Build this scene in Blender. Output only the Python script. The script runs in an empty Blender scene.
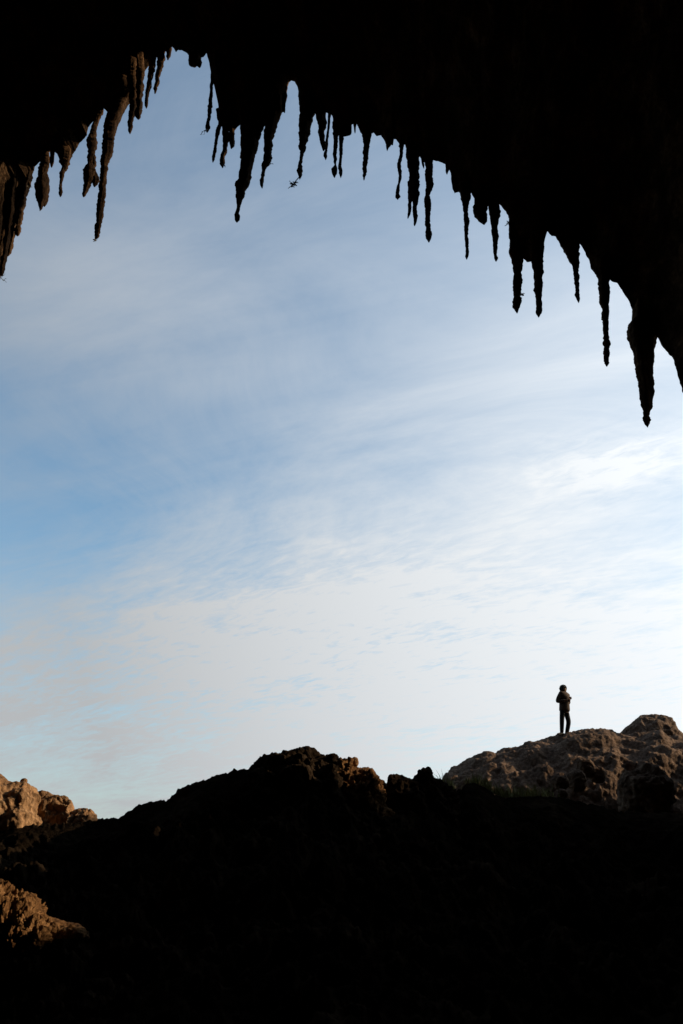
import bpy, math, random
import numpy as np
R = math.radians
S = bpy.context.scene
COL = S.collection
rng = np.random.default_rng(7)
random.seed(5)

# ------------------------------------------------------------------ camera
F = 853.0
PITCH = R(23.3)
EYE = np.array([0.0, 0.0, 1.6])
cam = bpy.data.cameras.new('camera')
co = bpy.data.objects.new('camera', cam); COL.objects.link(co); S.camera = co
co.location = EYE; co.rotation_euler = (R(90) + PITCH, 0, 0)
cam.sensor_fit = 'VERTICAL'; cam.sensor_height = 36; cam.lens = F / 1024 * 36
cam.clip_start = 0.05; cam.clip_end = 6000


def ray(u, v):
    u = np.asarray(u, float); v = np.asarray(v, float)
    x = (u - 341.5) / F; yc = (512 - v) / F
    c, s = math.cos(PITCH), math.sin(PITCH)
    return x, c - yc * s, s + yc * c


def at(u, v, Y):
    """world point seen at pixel u,v lying Y metres forward of the eye"""
    x, y, z = ray(u, v)
    k = Y / y
    return np.stack([x * k, y * k, 1.6 + z * k], -1)


# ------------------------------------------------------------------ noise
def _hash(ix, iy, iz, seed):
    h = (ix * 374761393 + iy * 668265263 + iz * 2147483647 + seed * 1274126177) & 0xffffffff
    h = ((h ^ (h >> 13)) * 1274126177) & 0xffffffff
    h = ((h ^ (h >> 16)) * 2246822519) & 0xffffffff
    return (h ^ (h >> 15)) & 0xffffffff


def vnoise(P, seed=0):
    P = np.asarray(P, float)
    I = np.floor(P).astype(np.int64); f = P - I
    f = f * f * f * (f * (f * 6 - 15) + 10)
    out = 0
    for dx in (0, 1):
        for dy in (0, 1):
            for dz in (0, 1):
                h = _hash(I[..., 0] + dx, I[..., 1] + dy, I[..., 2] + dz, seed) / 4294967295.0
                w = (f[..., 0] if dx else 1 - f[..., 0]) * (f[..., 1] if dy else 1 - f[..., 1]) * (f[..., 2] if dz else 1 - f[..., 2])
                out = out + h * w
    return out * 2 - 1


def fbm(P, octv=4, seed=0, gain=0.5):
    a, s, t = 1.0, 0.0, 0.0
    P = np.asarray(P, float)
    for k in range(octv):
        s = s + a * vnoise(P * (2.03 ** k) + k * 11.7, seed + k); t += a; a *= gain
    return s / t


def vor(P, seed=0):
    """rounded lumps: 1 at a cell's middle, 0 in the cracks"""
    P = np.asarray(P, float)
    I = np.floor(P).astype(np.int64)
    d1 = np.full(P.shape[:-1], 9.0); d2 = d1.copy()
    for dx in (-1, 0, 1):
        for dy in (-1, 0, 1):
            for dz in (-1, 0, 1):
                a, b, c = I[..., 0] + dx, I[..., 1] + dy, I[..., 2] + dz
                q = [(_hash(a, b, c, seed + 31 * k) / 4294967295.0) for k in (1, 2, 3)]
                d = np.sqrt((a + q[0] - P[..., 0]) ** 2 + (b + q[1] - P[..., 1]) ** 2 + (c + q[2] - P[..., 2]) ** 2)
                m = d < d1
                d2 = np.where(m, d1, np.minimum(d2, d)); d1 = np.where(m, d, d1)
    return np.clip((d2 - d1) * 1.6, 0, 1) ** 0.6


def rough(P, size=1.0, seed=0):
    """craggy karst relief, about -1..1"""
    Q = P / size
    W = Q + 0.35 * np.stack([vnoise(Q * 1.7, seed + 91), vnoise(Q * 1.7, seed + 92), vnoise(Q * 1.7, seed + 93)], -1)
    a = vor(W * 0.9, seed) * 0.55 + vor(W * 2.3, seed + 5) * 0.28 + fbm(Q * 2, 5, seed + 9, 0.6) * 1.1
    r = 1 - np.abs(fbm(Q * 1.3, 3, seed + 20)) * 2
    return a + 0.6 * r - 0.85


# ------------------------------------------------------------------ mesh helpers
def link(o, parent=None):
    COL.objects.link(o)
    if parent is not None: o.parent = parent
    return o


def mesh_obj(name, V, Fc, mat, parent=None, smooth=True):
    me = bpy.data.meshes.new(name)
    V = np.asarray(V, dtype=np.float32).reshape(-1, 3)
    if isinstance(Fc, np.ndarray):
        me.vertices.add(len(V)); me.vertices.foreach_set('co', V.ravel())
        n = len(Fc); k = Fc.shape[1]
        me.loops.add(n * k); me.loops.foreach_set('vertex_index', Fc.astype(np.int32).ravel())
        me.polygons.add(n)
        me.polygons.foreach_set('loop_start', np.arange(0, n * k, k, dtype=np.int32))
        me.polygons.foreach_set('loop_total', np.full(n, k, dtype=np.int32))
        me.update(calc_edges=True)
    else:
        me.from_pydata([tuple(map(float, v)) for v in V], [], Fc)
    if smooth:
        me.polygons.foreach_set('use_smooth', np.ones(len(me.polygons), dtype=bool))
    me.materials.append(mat); me.validate(); me.update()
    return link(bpy.data.objects.new(name, me), parent)


def grid_faces(nr, nc, wrap=False, flip=False):
    r = np.arange(nr - 1)[:, None]; c = np.arange(nc if wrap else nc - 1)[None, :]
    c2 = (c + 1) % nc
    a = r * nc + c; b = r * nc + c2; d = (r + 1) * nc + c2; e = (r + 1) * nc + c
    f = np.stack([a, b, d, e], -1).reshape(-1, 4)
    return f[:, ::-1] if flip else f


def grid_normals(G):
    du = np.gradient(G, axis=1); dv = np.gradient(G, axis=0)
    n = np.cross(du, dv); return n / (np.linalg.norm(n, axis=-1, keepdims=True) + 1e-9)


def tag(o, label=None, cat=None, group=None, kind=None):
    for k, v in (('label', label), ('category', cat), ('group', group), ('kind', kind)):
        if v: o[k] = v
    return o


def resample(pts, step):
    pts = np.asarray(pts, float)
    d = np.r_[0, np.cumsum(np.linalg.norm(np.diff(pts, axis=0), axis=1))]
    n = max(3, int(d[-1] / step))
    t = np.linspace(0, d[-1], n)
    return np.stack([np.interp(t, d, pts[:, k]) for k in range(pts.shape[1])], -1)


def gsmooth(A, sig):
    n = int(sig * 3); k = np.exp(-0.5 * (np.arange(-n, n + 1) / sig) ** 2); k /= k.sum()
    P = np.pad(A, ((n, n), (0, 0)), mode='edge')
    return np.stack([np.convolve(P[:, i], k, 'valid') for i in range(A.shape[1])], -1)


# ------------------------------------------------------------------ materials
def new_mat(name):
    m = bpy.data.materials.new(name); m.use_nodes = True
    nt = m.node_tree; b = nt.nodes['Principled BSDF']
    return m, nt, b


def rock_mat(name, c0, c1, c2, scale=1.0, spec=0.05, rough_=0.95, bump=0.6, grain=1.0, stretch=None):
    m, nt, b = new_mat(name)
    N, L = nt.nodes.new, nt.links.new
    tc = N('ShaderNodeTexCoord'); mp = N('ShaderNodeMapping')
    mp.inputs['Scale'].default_value = stretch or (1, 1, 1)
    L(tc.outputs['Object'], mp.inputs['Vector'])
    def noise(s, d=6, dist=0.0):
        n = N('ShaderNodeTexNoise'); n.inputs['Scale'].default_value = s; n.inputs['Detail'].default_value = d
        n.inputs['Roughness'].default_value = 0.62; n.inputs['Distortion'].default_value = dist
        L(mp.outputs[0], n.inputs['Vector']); return n.outputs['Fac']
    a = noise(0.9 * scale, 6, 0.4)
    r = N('ShaderNodeValToRGB'); e = r.color_ramp.elements
    e[0].position = 0.33; e[0].color = (*c0, 1); e[1].position = 0.68; e[1].color = (*c2, 1)
    k = r.color_ramp.elements.new(0.5); k.color = (*c1, 1)
    L(a, r.inputs[0])
    # small pits and lichen specks
    sp = noise(9 * scale, 5)
    mr = N('ShaderNodeMapRange'); mr.inputs[1].default_value = 0.42; mr.inputs[2].default_value = 0.62
    mr.inputs[3].default_value = 0.62; mr.inputs[4].default_value = 1.2
    L(sp, mr.inputs[0])
    mx = N('ShaderNodeMix'); mx.data_type = 'RGBA'; mx.blend_type = 'MULTIPLY'; mx.inputs[0].default_value = 1
    L(r.outputs[0], mx.inputs[6]); L(mr.outputs[0], mx.inputs[7])
    L(mx.outputs[2], b.inputs['Base Color'])
    b.inputs['Roughness'].default_value = rough_
    b.inputs['Specular IOR Level'].default_value = spec
    v = N('ShaderNodeTexVoronoi'); v.inputs['Scale'].default_value = 5 * grain; L(mp.outputs[0], v.inputs['Vector'])
    n2 = noise(7 * grain, 8); n3 = noise(30 * grain, 5)
    ad = N('ShaderNodeMath'); ad.operation = 'MULTIPLY_ADD'; ad.inputs[1].default_value = 0.5
    L(v.outputs['Distance'], ad.inputs[0]); L(n2, ad.inputs[2])
    ad2 = N('ShaderNodeMath'); ad2.operation = 'MULTIPLY_ADD'; ad2.inputs[1].default_value = 0.35
    L(n3, ad2.inputs[0]); L(ad.outputs[0], ad2.inputs[2])
    bp = N('ShaderNodeBump'); bp.inputs['Strength'].default_value = bump; bp.inputs['Distance'].default_value = 0.12
    L(ad2.outputs[0], bp.inputs['Height']); L(bp.outputs[0], b.inputs['Normal'])
    return m


M_TAN = rock_mat('weathered_tan_limestone', (0.15, 0.082, 0.040), (0.30, 0.172, 0.088), (0.42, 0.262, 0.142))
M_HILL = rock_mat('brown_karst', (0.085, 0.054, 0.037), (0.15, 0.098, 0.068), (0.22, 0.148, 0.105), scale=1.3)
M_SHADED = rock_mat('shade_darkened_rock', (0.010, 0.007, 0.005), (0.026, 0.018, 0.012), (0.060, 0.042, 0.028), scale=1.5, spec=0.0)  # ridge rock darkened in its colour to stand in for shade
M_OCHRE = rock_mat('ochre_pitted_rock', (0.07, 0.034, 0.014), (0.17, 0.086, 0.036), (0.31, 0.17, 0.075), scale=2.2, grain=1.6, bump=0.8)
M_DARK = rock_mat('shade_black_rock', (0.007, 0.005, 0.0035), (0.015, 0.0105, 0.007), (0.036, 0.024, 0.015), scale=0.8, rough_=1.0, spec=0.0)  # near-black base colour carries the deep shade of floor and ridge
M_CEIL = rock_mat('dark_cave_rock', (0.018, 0.011, 0.007), (0.05, 0.031, 0.019), (0.17, 0.10, 0.055), scale=1.6, rough_=1.0, spec=0.0)  # near-black to brown base colour, mottled by noise
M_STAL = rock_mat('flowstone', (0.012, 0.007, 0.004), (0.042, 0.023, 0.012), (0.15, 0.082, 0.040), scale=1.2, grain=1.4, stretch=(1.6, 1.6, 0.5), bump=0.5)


def flat_mat(name, c, rough_=0.8, noise=0.25, scale=20):
    m, nt, b = new_mat(name)
    N, L = nt.nodes.new, nt.links.new
    tc = N('ShaderNodeTexCoord'); n = N('ShaderNodeTexNoise'); n.inputs['Scale'].default_value = scale
    L(tc.outputs['Object'], n.inputs['Vector'])
    r = N('ShaderNodeValToRGB'); e = r.color_ramp.elements
    e[0].position = 0.3; e[0].color = (*[x * (1 - noise) for x in c], 1)
    e[1].position = 0.7; e[1].color = (*[x * (1 + noise) for x in c], 1)
    L(n.outputs['Fac'], r.inputs[0]); L(r.outputs[0], b.inputs['Base Color'])
    b.inputs['Roughness'].default_value = rough_; b.inputs['Specular IOR Level'].default_value = 0.2
    return m


# ------------------------------------------------------------------ the cave mouth
RIM = [(0,278),(6,264),(8,252),(14,239),(19,222),(22,205),(26,195),(31,186),(31,178),(35,167),(41,161),(44,153),(50,151),(55,152),
 (59,155),(61,163),(66,164),(70,160),(74,152),(80,143),(83,140),(87,135),(88,128),(97,117),(104,109),(108,113),(116,112),(123,104),
 (129,97),(134,88),(140,80),(147,68),(154,60),(160,55),(166,51),(171,50),(172,47),(174,49),(176,52),(178,50),(182,50.5),(187.6,54),
 (190,58),(201,57),(203,57),(207,53),(211,50.6),(212.3,55),(213,66),(214.8,78),(216.5,98),(219.8,113),(219,124),(222,127),(228,127),
 (236,129),(240,125),(250,124),(262,124),(268,121),(276,120),(280,117.6),(282,112),(285,112),(286.4,98),(288.6,82.5),(291.5,80),
 (295,82),(297,85),(299.5,94),(300,105),(306,113),(314,113),(318,116),(324,112),(330,113),(333,117),(334,134),(343.7,136.5),
 (351.5,134.5),(351.7,124),(357,124),(361,133),(371,134),(373.7,132.5),(377,136),(381,135.6),(383,138),(386,144),(392.7,145),
 (393.4,139),(396.4,139),(400,145),(405,145),(407,149.5),(408,154),(418,155),(425,163),(432,160.5),(440,162),(446,164),(450.5,173),
 (452.7,189),(455,193.5),(458.6,192),(461.5,195),(469,195),(471,193),(475,200),(486,206),(490,207),(497,203),(498,202.5),(503,208),
 (508.8,216),(509,238),(515,254),(522,258.4),(527.5,262),(533,262),(541,258),(543,246),(544,228),(552,236.6),(555,236),(561.4,246),
 (570,255),(578,245),(580,244),(589,260),(591,269),(595,274),(599,281),(609,279),(613.8,282),(617,283),(623.6,293),(630,303),
 (633,312),(638,324),(650,330),(657,336),(661,345),(673.6,360),(677,373),(683,393)]
RIM = np.array(RIM, float)


def rimY(u):
    """how far forward the cave mouth is at image column u (the mouth stands obliquely)"""
    u = np.asarray(u, float)
    return 18.5 - 6.5 * np.clip(u, 0, 683) / 683 + 0.35 * np.sin(u * 0.021 + 1) + 0.15 * np.sin(u * 0.09)


pr = resample(RIM, 0.8)
ins = 0.9 * np.stack([fbm(np.stack([pr[:, 0] * .25, pr[:, 1] * .25, 0 * pr[:, 0]], -1), 4, 3), fbm(np.stack([pr[:, 0] * .25, pr[:, 1] * .25, 0 * pr[:, 0] + 7], -1), 4, 4)], -1)
pr = pr + ins
rim_in = at(pr[:, 0], pr[:, 1], rimY(pr[:, 0]))
Lp = rim_in[0]; Rp = rim_in[-1]
legL = resample(np.array([(-13.5, 17.5, -1.5), (-12.8, 18.0, 4), (-11.9, 18.5, 9), Lp]), 0.12)[:-1]
legR = resample(np.array([Rp, (7.0, 10.0, 6.0), (7.9, 8.6, 3.0), (8.8, 7.5, -1.5)]), 0.12)[1:]
for leg, e in ((legL, 1), (legR, 0)):
    w = np.linspace(0, 1, len(leg)) if e == 0 else np.linspace(1, 0, len(leg))
    w = np.clip(w * 5, 0, 1)[:, None]
    leg += 0.35 * w * np.stack([fbm(leg * 0.9, 4, 40 + k) for k in range(3)], -1)
rim = np.concatenate([legL, rim_in, legR])
ns = len(rim)
# smoothed mouth the walls settle to, away from the jagged lip
arc = np.r_[0, np.cumsum(np.linalg.norm(np.diff(rim, axis=0), axis=1))]
rs = resample(rim, 0.05)
sm = gsmooth(rs, 26)
arc2 = np.linspace(0, arc[-1], len(rs))
smooth_rim = np.stack([np.interp(arc, arc2, sm[:, k]) for k in range(3)], -1)
C0 = np.array([0.0, 14.5, 1.0])
out = smooth_rim - C0; out[:, 1] *= 0.2
out /= np.linalg.norm(out, axis=1, keepdims=True)
smooth_rim = smooth_rim + out * 0.75
axis = np.array([0.32, 0.95, 0.0])            # outward horizontal normal of the mouth
inner = np.concatenate([np.linspace(0, 1.2, 22) ** 1.3, np.linspace(1.5, 14, 110), np.linspace(14.6, 32, 34)])
rows = []
for d in inner[::-1]:
    b = 1 - math.exp(-d / 0.7)
    base = rim * (1 - b) + smooth_rim * b
    k = 1 + 0.32 * math.sin(min(d / 13, 1) * math.pi / 2)
    k *= math.sqrt(max(0.0004, 1 - (max(d - 8, 0) / 24.02) ** 2))
    q = base.copy()
    q[:, 0] = base[:, 0] * k
    q[:, 2] = base[:, 2] * k if d > 8 else base[:, 2] * (1 + (k - 1))
    q -= axis[None] * d * np.array([0.6, 1.0, 1])[None]
    rows.append(q)
outer = np.concatenate([np.linspace(0.03, 1.2, 16) ** 1.2, np.linspace(1.5, 26, 60)])
for d in outer:
    b = 1 - math.exp(-d / 0.6)
    base = rim * (1 - b) + smooth_rim * b
    q = base + out * d * 1.0 + axis[None] * 0.03 * d ** 0.8 * np.array([1, 1, 0])
    rows.append(q)
G = np.stack(rows)
dist = np.concatenate([inner[::-1], outer])[:, None]
nrm = grid_normals(gsmooth(G.reshape(len(rows), -1), 2).reshape(G.shape))
cen = C0 - np.array([0, 6, 0])
sgn = np.sign(((cen - G) * nrm).sum(-1)); nrm = nrm * sgn[..., None]
amp = 0.42 * (1 - np.exp(-np.abs(dist) / 2.2))
Pn = G * np.array([1.0, 0.8, 1.0])
disp = rough(Pn, 2.2, 11) * amp + 0.35 * amp * rough(Pn, 0.7, 17)
streak = fbm(G * np.array([2.2, 2.2, 0.35]), 4, 55) * 0.5 * amp
Gd = G - nrm * (np.abs(disp)[..., None] * 0.85) + nrm * (streak * 0.0)[..., None]
j = len(inner) - 1
Gd[j] = G[j]
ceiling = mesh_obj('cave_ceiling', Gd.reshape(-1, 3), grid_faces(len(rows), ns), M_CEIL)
tag(ceiling, kind='structure')

# rounded rock form, also used for the cliff added out of frame
def blob(name, centre, size, mat, seed=0, amp_=0.25, lump=1.0, nu=120, nv=70, power=0.75, rot=0.0, parent=None, top=None):
    th = np.linspace(0, 2 * math.pi, nu, endpoint=False); ph = np.linspace(-math.pi / 2, math.pi / 2, nv)
    T, Ph = np.meshgrid(th, ph)
    f = lambda a: np.sign(a) * np.abs(a) ** power
    D = np.stack([f(np.cos(Ph)) * f(np.cos(T)), f(np.cos(Ph)) * f(np.sin(T)), f(np.sin(Ph))], -1)
    D = D / np.linalg.norm(D, axis=-1, keepdims=True) * (np.linalg.norm(D, axis=-1, keepdims=True) ** 0.6)
    Q = D * np.array(size) 
    c, s = math.cos(rot), math.sin(rot)
    Q = np.stack([Q[..., 0] * c - Q[..., 1] * s, Q[..., 0] * s + Q[..., 1] * c, Q[..., 2]], -1)
    W = Q + np.array(centre)
    n = Q / (np.linalg.norm(Q, axis=-1, keepdims=True) + 1e-9)
    W = W + n * (amp_ * rough(W, lump, seed) + amp_ * 1.1 * fbm(W / (lump * 2.5), 3, seed + 3))[..., None]
    W[0] = W[0].mean(0); W[-1] = W[-1].mean(0)
    return mesh_obj(name, (W - np.array(centre)).reshape(-1, 3), grid_faces(nv, nu, wrap=True), mat, parent)


# ------------------------------------------------------------------ ground
# crest of the dark near ridge: u, v, forward distance
CREST = [(-60,800,15),(0,826,15),(60,824,15),(97,820,15),(117,817.5,15),(125,815,15),(137,805,15),(142,804,15),(157,800,15),(165,801,15),(176,793.5,15),
 (178,789,15),(200,781,15),(206,779,15),(220,773,15),(228,774,15),(234,770,15),(250,768.5,15),(256,764,15),(268,762,15),(300,758,15),(330,765,15),(350,775,15),
 (377,784,15),(386,786,15),(391,783,15.2),(412,783,15.4),(433,784,15.6),(445,786,15.8),(455,790,16),(462,789,16),(465,784,16),(475,782.5,16),(485,787,16),
 (495,794,16.2),(505,797.5,16.4),(530,796,16.8),(545,796,17),(560,797,17),(580,802,17),(600,806,17),(620,811,17),(650,813,17),(683,813,17),(700,810,17)]
CREST = np.array(CREST, float)
cw = at(CREST[:, 0], CREST[:, 1], CREST[:, 2])
caz = np.degrees(np.arctan2(cw[:, 0], cw[:, 1])); cR = np.hypot(cw[:, 0], cw[:, 1]); cz = cw[:, 2]
kaz = np.r_[-180, -120, -80, -60, -45, -32, caz, 25, 30.6, 33, 34.0, 34.7, 35.0, 35.3, 38.3, 38.9, 40.9, 43.9, 46, 47.3, 50, 54, 64, 80, 120, 180]
kR = np.r_[14, 14, 14, 15, 16, 16.5, cR, 20, 25.5, 23.8, 23, 22.7, 22.5, 22.3, 21.0, 20.7, 19.8, 18.7, 18, 17.7, 16.8, 15.5, 13.5, 12, 14, 14]
kz = np.r_[0.4, 0.4, 0.6, 1.0, 2.2, 2.6, cz, 4.5, 11.0, 10.1, 9.6, 9.6, 9.2, 7.1, 7.1, 9.2, 9.4, 8.4, 7.7, 7.6, 7.5, 7.1, 4.5, 1.5, 0.4, 0.4]  # unseen ridge at right
az = np.r_[np.linspace(-180, -30, 90, endpoint=False), np.linspace(-30, 27, 1000, endpoint=False), np.linspace(27, 62, 150, endpoint=False), np.linspace(62, 180, 70)]
Rc = np.interp(az, kaz, kR); Zc = np.interp(az, kaz, kz)
t_in = np.r_[np.linspace(0, 0.5, 110, endpoint=False), np.linspace(0.5, 0.9, 130, endpoint=False), np.linspace(0.9, 1, 60)]
rows = []; fade = []
for t in t_in:
    r = 0.25 + (Rc - 0.25) * t
    s = max(0, (t - 0.12) / 0.88)
    z = Zc * (0.80 * s ** 1.5 + 0.20 * s ** 5)
    rows.append((r, z)); fade.append(min(1, (1 - t) * 9) * min(1, 0.25 + t * 3))
for d in np.r_[np.linspace(0.08, 3, 24), np.geomspace(3.6, 3200, 46)]:
    z = Zc - 0.04 * d - (Zc * 1.0 + 1.2) * (1 - math.exp(-(d / 4.5) ** 2))
    z = np.maximum(z, Zc - 0.04 * 6 - (Zc + 1.2)) if d > 6 else z
    rows.append((Rc + d, z)); fade.append(min(1, d * 0.6) if d < 40 else 1.0)
A = np.radians(az)
G = np.stack([np.stack([np.sin(A) * r, np.cos(A) * r, z], -1) for r, z in rows])
fade = np.array(fade)[:, None]
rr = np.hypot(G[..., 0], G[..., 1])
ampg = np.clip(rr / 9, 0.12, 1) * fade
n0 = rough(G, 1.25, 70); n1 = rough(G, 0.42, 74)
dz = (0.27 * n0 + 0.10 * n1) * ampg
pull = (0.16 * fbm(G * 1.2, 3, 80) + 0.10 * n1) * ampg * (rr < 60)
G[..., 2] += dz + np.where(rr > 60, fbm(G * 0.02, 4, 81) * 6 * np.clip((rr - 60) / 200, 0, 1), 0)
G[..., 0] -= np.sin(A) * pull; G[..., 1] -= np.cos(A) * pull
crest_row = len(t_in) - 1
jag = 0.12 * fbm(G[crest_row] * 2.2, 5, 83, 0.65) + 0.09 * np.abs(fbm(G[crest_row] * 5.5, 4, 87, 0.7))
for k in range(-8, 10): G[crest_row + k, :, 2] += jag * (1 - abs(k) / 11)
el_ = (G[crest_row - 90:crest_row + 30, :, 2] - 1.6) / np.hypot(G[crest_row - 90:crest_row + 30, :, 0], G[crest_row - 90:crest_row + 30, :, 1])
dfc = el_.max(0) - (Zc - 1.6) / Rc
dfc = gsmooth(dfc[:, None], 7)[:, 0] * (np.abs(az) < 23)
rad_ = np.hypot(G[..., 0], G[..., 1])
G[..., 2] -= np.where(rad_ < 60, dfc[None] * rad_ * np.clip((rad_ - 6) / 8, 0, 1), 0)
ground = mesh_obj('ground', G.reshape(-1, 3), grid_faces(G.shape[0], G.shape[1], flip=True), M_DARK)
tag(ground, kind='structure')


# ------------------------------------------------------------------ outcrops traced along their skyline, given depth and relief
LAST = {}
def outcrop(name, sky, vbase, depth, mat, seed=0, a1=0.2, a2=0.07, l1=1.0, l2=0.35, step=1.2, nphi=150, keep=0.3, lean=0.0, parent=None, ends=True, flatten=1.0):
    sky = resample(np.array(sky, float), step)
    u, v, Y = sky[:, 0], sky[:, 1], sky[:, 2]
    topP = at(u, v, Y)
    zb = at(u, vbase + 0 * u, Y)[:, 2] if np.isscalar(vbase) else np.interp(u, [p[0] for p in vbase], [p[1] for p in vbase])
    n = len(sky); s = np.linspace(0, 1, n)
    endw = np.clip(np.minimum(s, 1 - s) * 7, 0, 1) ** 0.5 if ends else np.ones(n)
    w = depth * (0.15 + 0.85 * endw)
    phi = np.linspace(-0.06, math.pi + 0.06, nphi)
    rws = []; msk = []
    for p in phi:
        c, sn = math.cos(p), math.sin(p)
        cc = np.sign(c) * abs(c) ** 0.8
        ss = np.sign(sn) * abs(sn) ** 0.85
        q = topP.copy()
        q[:, 1] = topP[:, 1] - cc * w * (1 if c > 0 else flatten) + lean * (1 - sn)
        q[:, 0] = topP[:, 0] * (q[:, 1] / topP[:, 1])
        q[:, 2] = zb + (topP[:, 2] - zb) * ss
        rws.append(q); msk.append(keep + (1 - keep) * min(1, abs(p - math.pi / 2) * 3.0))
    Gq = np.stack(rws); m = np.array(msk)[:, None]
    nn = grid_normals(gsmooth(Gq.reshape(nphi, -1), 4).reshape(Gq.shape))
    cc_ = Gq.mean(0, keepdims=True)
    sg = np.sign(((Gq - cc_) * nn).sum(-1)); nn *= np.where(sg == 0, 1, sg)[..., None]
    dd = (a1 * rough(Gq, l1, seed) + a2 * rough(Gq, l2, seed + 7)) * m
    Gq = Gq + nn * dd[..., None]
    el_ = ((Gq[..., 2] - 1.6) / Gq[..., 1]).max(0) - (topP[:, 2] - 1.6) / topP[:, 1]
    el_ = gsmooth(el_[:, None], 5)[:, 0]
    Gq[..., 2] -= el_ * topP[:, 1]
    if ends:
        for e in (0, -1):
            Gq[:, e] = Gq[:, e].mean(0) * 0.5 + Gq[:, e] * 0.5
    base = Gq.reshape(-1, 3).mean(0); base[2] = zb.min()
    V = Gq.reshape(-1, 3)
    F1 = grid_faces(nphi, n)
    o = mesh_obj(name, V - base, F1, mat, parent)
    o.location = base
    LAST['G'] = Gq
    return o


# the far brown hill the person stands on
HILL = [(436,800,27),(443,783,28),(445,776,29),(450,769,29.5),(458,764,30),(470,757,30),(475,755,30),(486,750,30),(490,750.5,30),(496,752,30),(503,747,30),(518,746,30),
 (527,741,30),(540,739,30),(558,733.5,30),(565,732,30),(585,728,30),(600,727.5,30),(612,729,30),(617,732,30),(625,733,30),(640,730,30),(660,726,30),(683,735,30),
 (720,738,30),(790,720,30),(880,690,31),(980,640,33),(1080,700,34),(1140,790,34)]
hill = outcrop('hill', HILL, 905, 7.5, M_HILL, seed=200, a1=0.17, a2=0.07, l1=1.7, l2=0.5, step=0.8, nphi=330, keep=0.22, ends=False)
tag(hill, kind='structure')
HG = LAST['G']


def boulder_px(name, u0, u1, v0, v1, Y, mat, label, group=None, seed=0, amp_=0.16, lump=None, deep=0.8, rot=0.0, power=0.85, cat='boulder', res=1.0):
    c = at((u0 + u1) / 2, (v0 + v1) / 2, Y)
    a = at(u0, (v0 + v1) / 2, Y); b = at(u1, (v0 + v1) / 2, Y)
    t = at((u0 + u1) / 2, v0, Y); d = at((u0 + u1) / 2, v1, Y)
    sx = abs(b[0] - a[0]) / 2; sz = abs(t[2] - d[2]) / 2
    o = blob(name, c, (sx, max(sx, sz) * deep, sz), mat, seed, amp_ * min(sx, sz), lump or min(sx, sz) * 1.1, nu=int(110 * res), nv=int(64 * res), power=power, rot=rot)
    o.location = c
    return tag(o, label, cat, group)


# left rocks, sunlit
LB = 'sunlit tan rocks at the left end of the ridge'
o = outcrop('boulder', [(-60,760,16.2),(-30,764,16.2),(-8,768,16.2),(0,774,16.1),(6,779,16.1),(8,781,16.1),(20,781.5,16.1),(24,781,16.1),(29,785,16.2),(35,788,16.3),(40,794,16.4),(43,806,16.4),(46,826,16.4)], 870, 1.35, M_TAN, seed=300, a1=0.17, a2=0.04, l1=1.3, l2=0.4, step=0.7, nphi=200, keep=0.25)
tag(o, 'largest sunlit tan boulder at the left edge under the arch', 'boulder', LB)
o = outcrop('boulder', [(34,812,16.4),(37,792,16.4),(42,790,16.4),(50,792,16.4),(53,794,16.4),(60,795,16.3),(65,796,16.2),(70,800,16.1),(72.5,808,16),(75,824,16)], 868, 1.1, M_TAN, seed=320, a1=0.14, a2=0.035, l1=1.0, l2=0.35, step=0.6, nphi=160, keep=0.25)
tag(o, 'squarish sunlit boulder split by a dark crevice from the largest one', 'boulder', LB)
o = outcrop('boulder', [(70,830,15.8),(72,811,15.8),(78,808,15.8),(84,808,15.8),(90,809,15.8),(95,815,15.8),(97,822,15.8),(99,834,15.8)], 858, 0.7, M_TAN, seed=331, a1=0.09, a2=0.035, l1=0.5, l2=0.22, step=0.5, nphi=120, keep=0.3)
tag(o, 'small round sunlit boulder beside the lowest dip of the ridge', 'boulder', LB)
boulder_px('boulder', 20, 27.5, 778, 785, 16.1, M_TAN, 'small dark stone perched on top of the largest left boulder', None, 341)

# near left sunlit rock, inside the cave mouth
o = outcrop('boulder', [(-70,850,8.8),(-40,862,8.8),(-10,877,8.8),(0,879,8.8),(6,882,8.8),(13,888,8.8),(20,890,8.8),(30,893,8.8),(36,898,8.8),(39,903,8.8),(44,908,8.8),(47,916,8.8),(50,930,8.8)], 942, 0.7, M_OCHRE, seed=350, a1=0.13, a2=0.075, l1=0.42, l2=0.16, step=0.5, nphi=240, keep=0.3)
tag(o, 'jagged pitted tan rock catching sunlight low at the left edge', 'boulder')
o = outcrop('rock_ledge', [(18,936,8.75),(34,924,8.75),(46,916,8.75),(56,918,8.75),(66,921.5,8.75),(73,922.5,8.75),(79,923.5,8.75),(84,928,8.75),(89,936,8.75)], 934, 0.4, M_OCHRE, seed=361, a1=0.03, a2=0.02, l1=0.35, l2=0.12, step=0.5, nphi=90, keep=0.5)
tag(o, 'low smooth brown ledge at the foot of the jagged sunlit rock', 'rock ledge')

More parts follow.
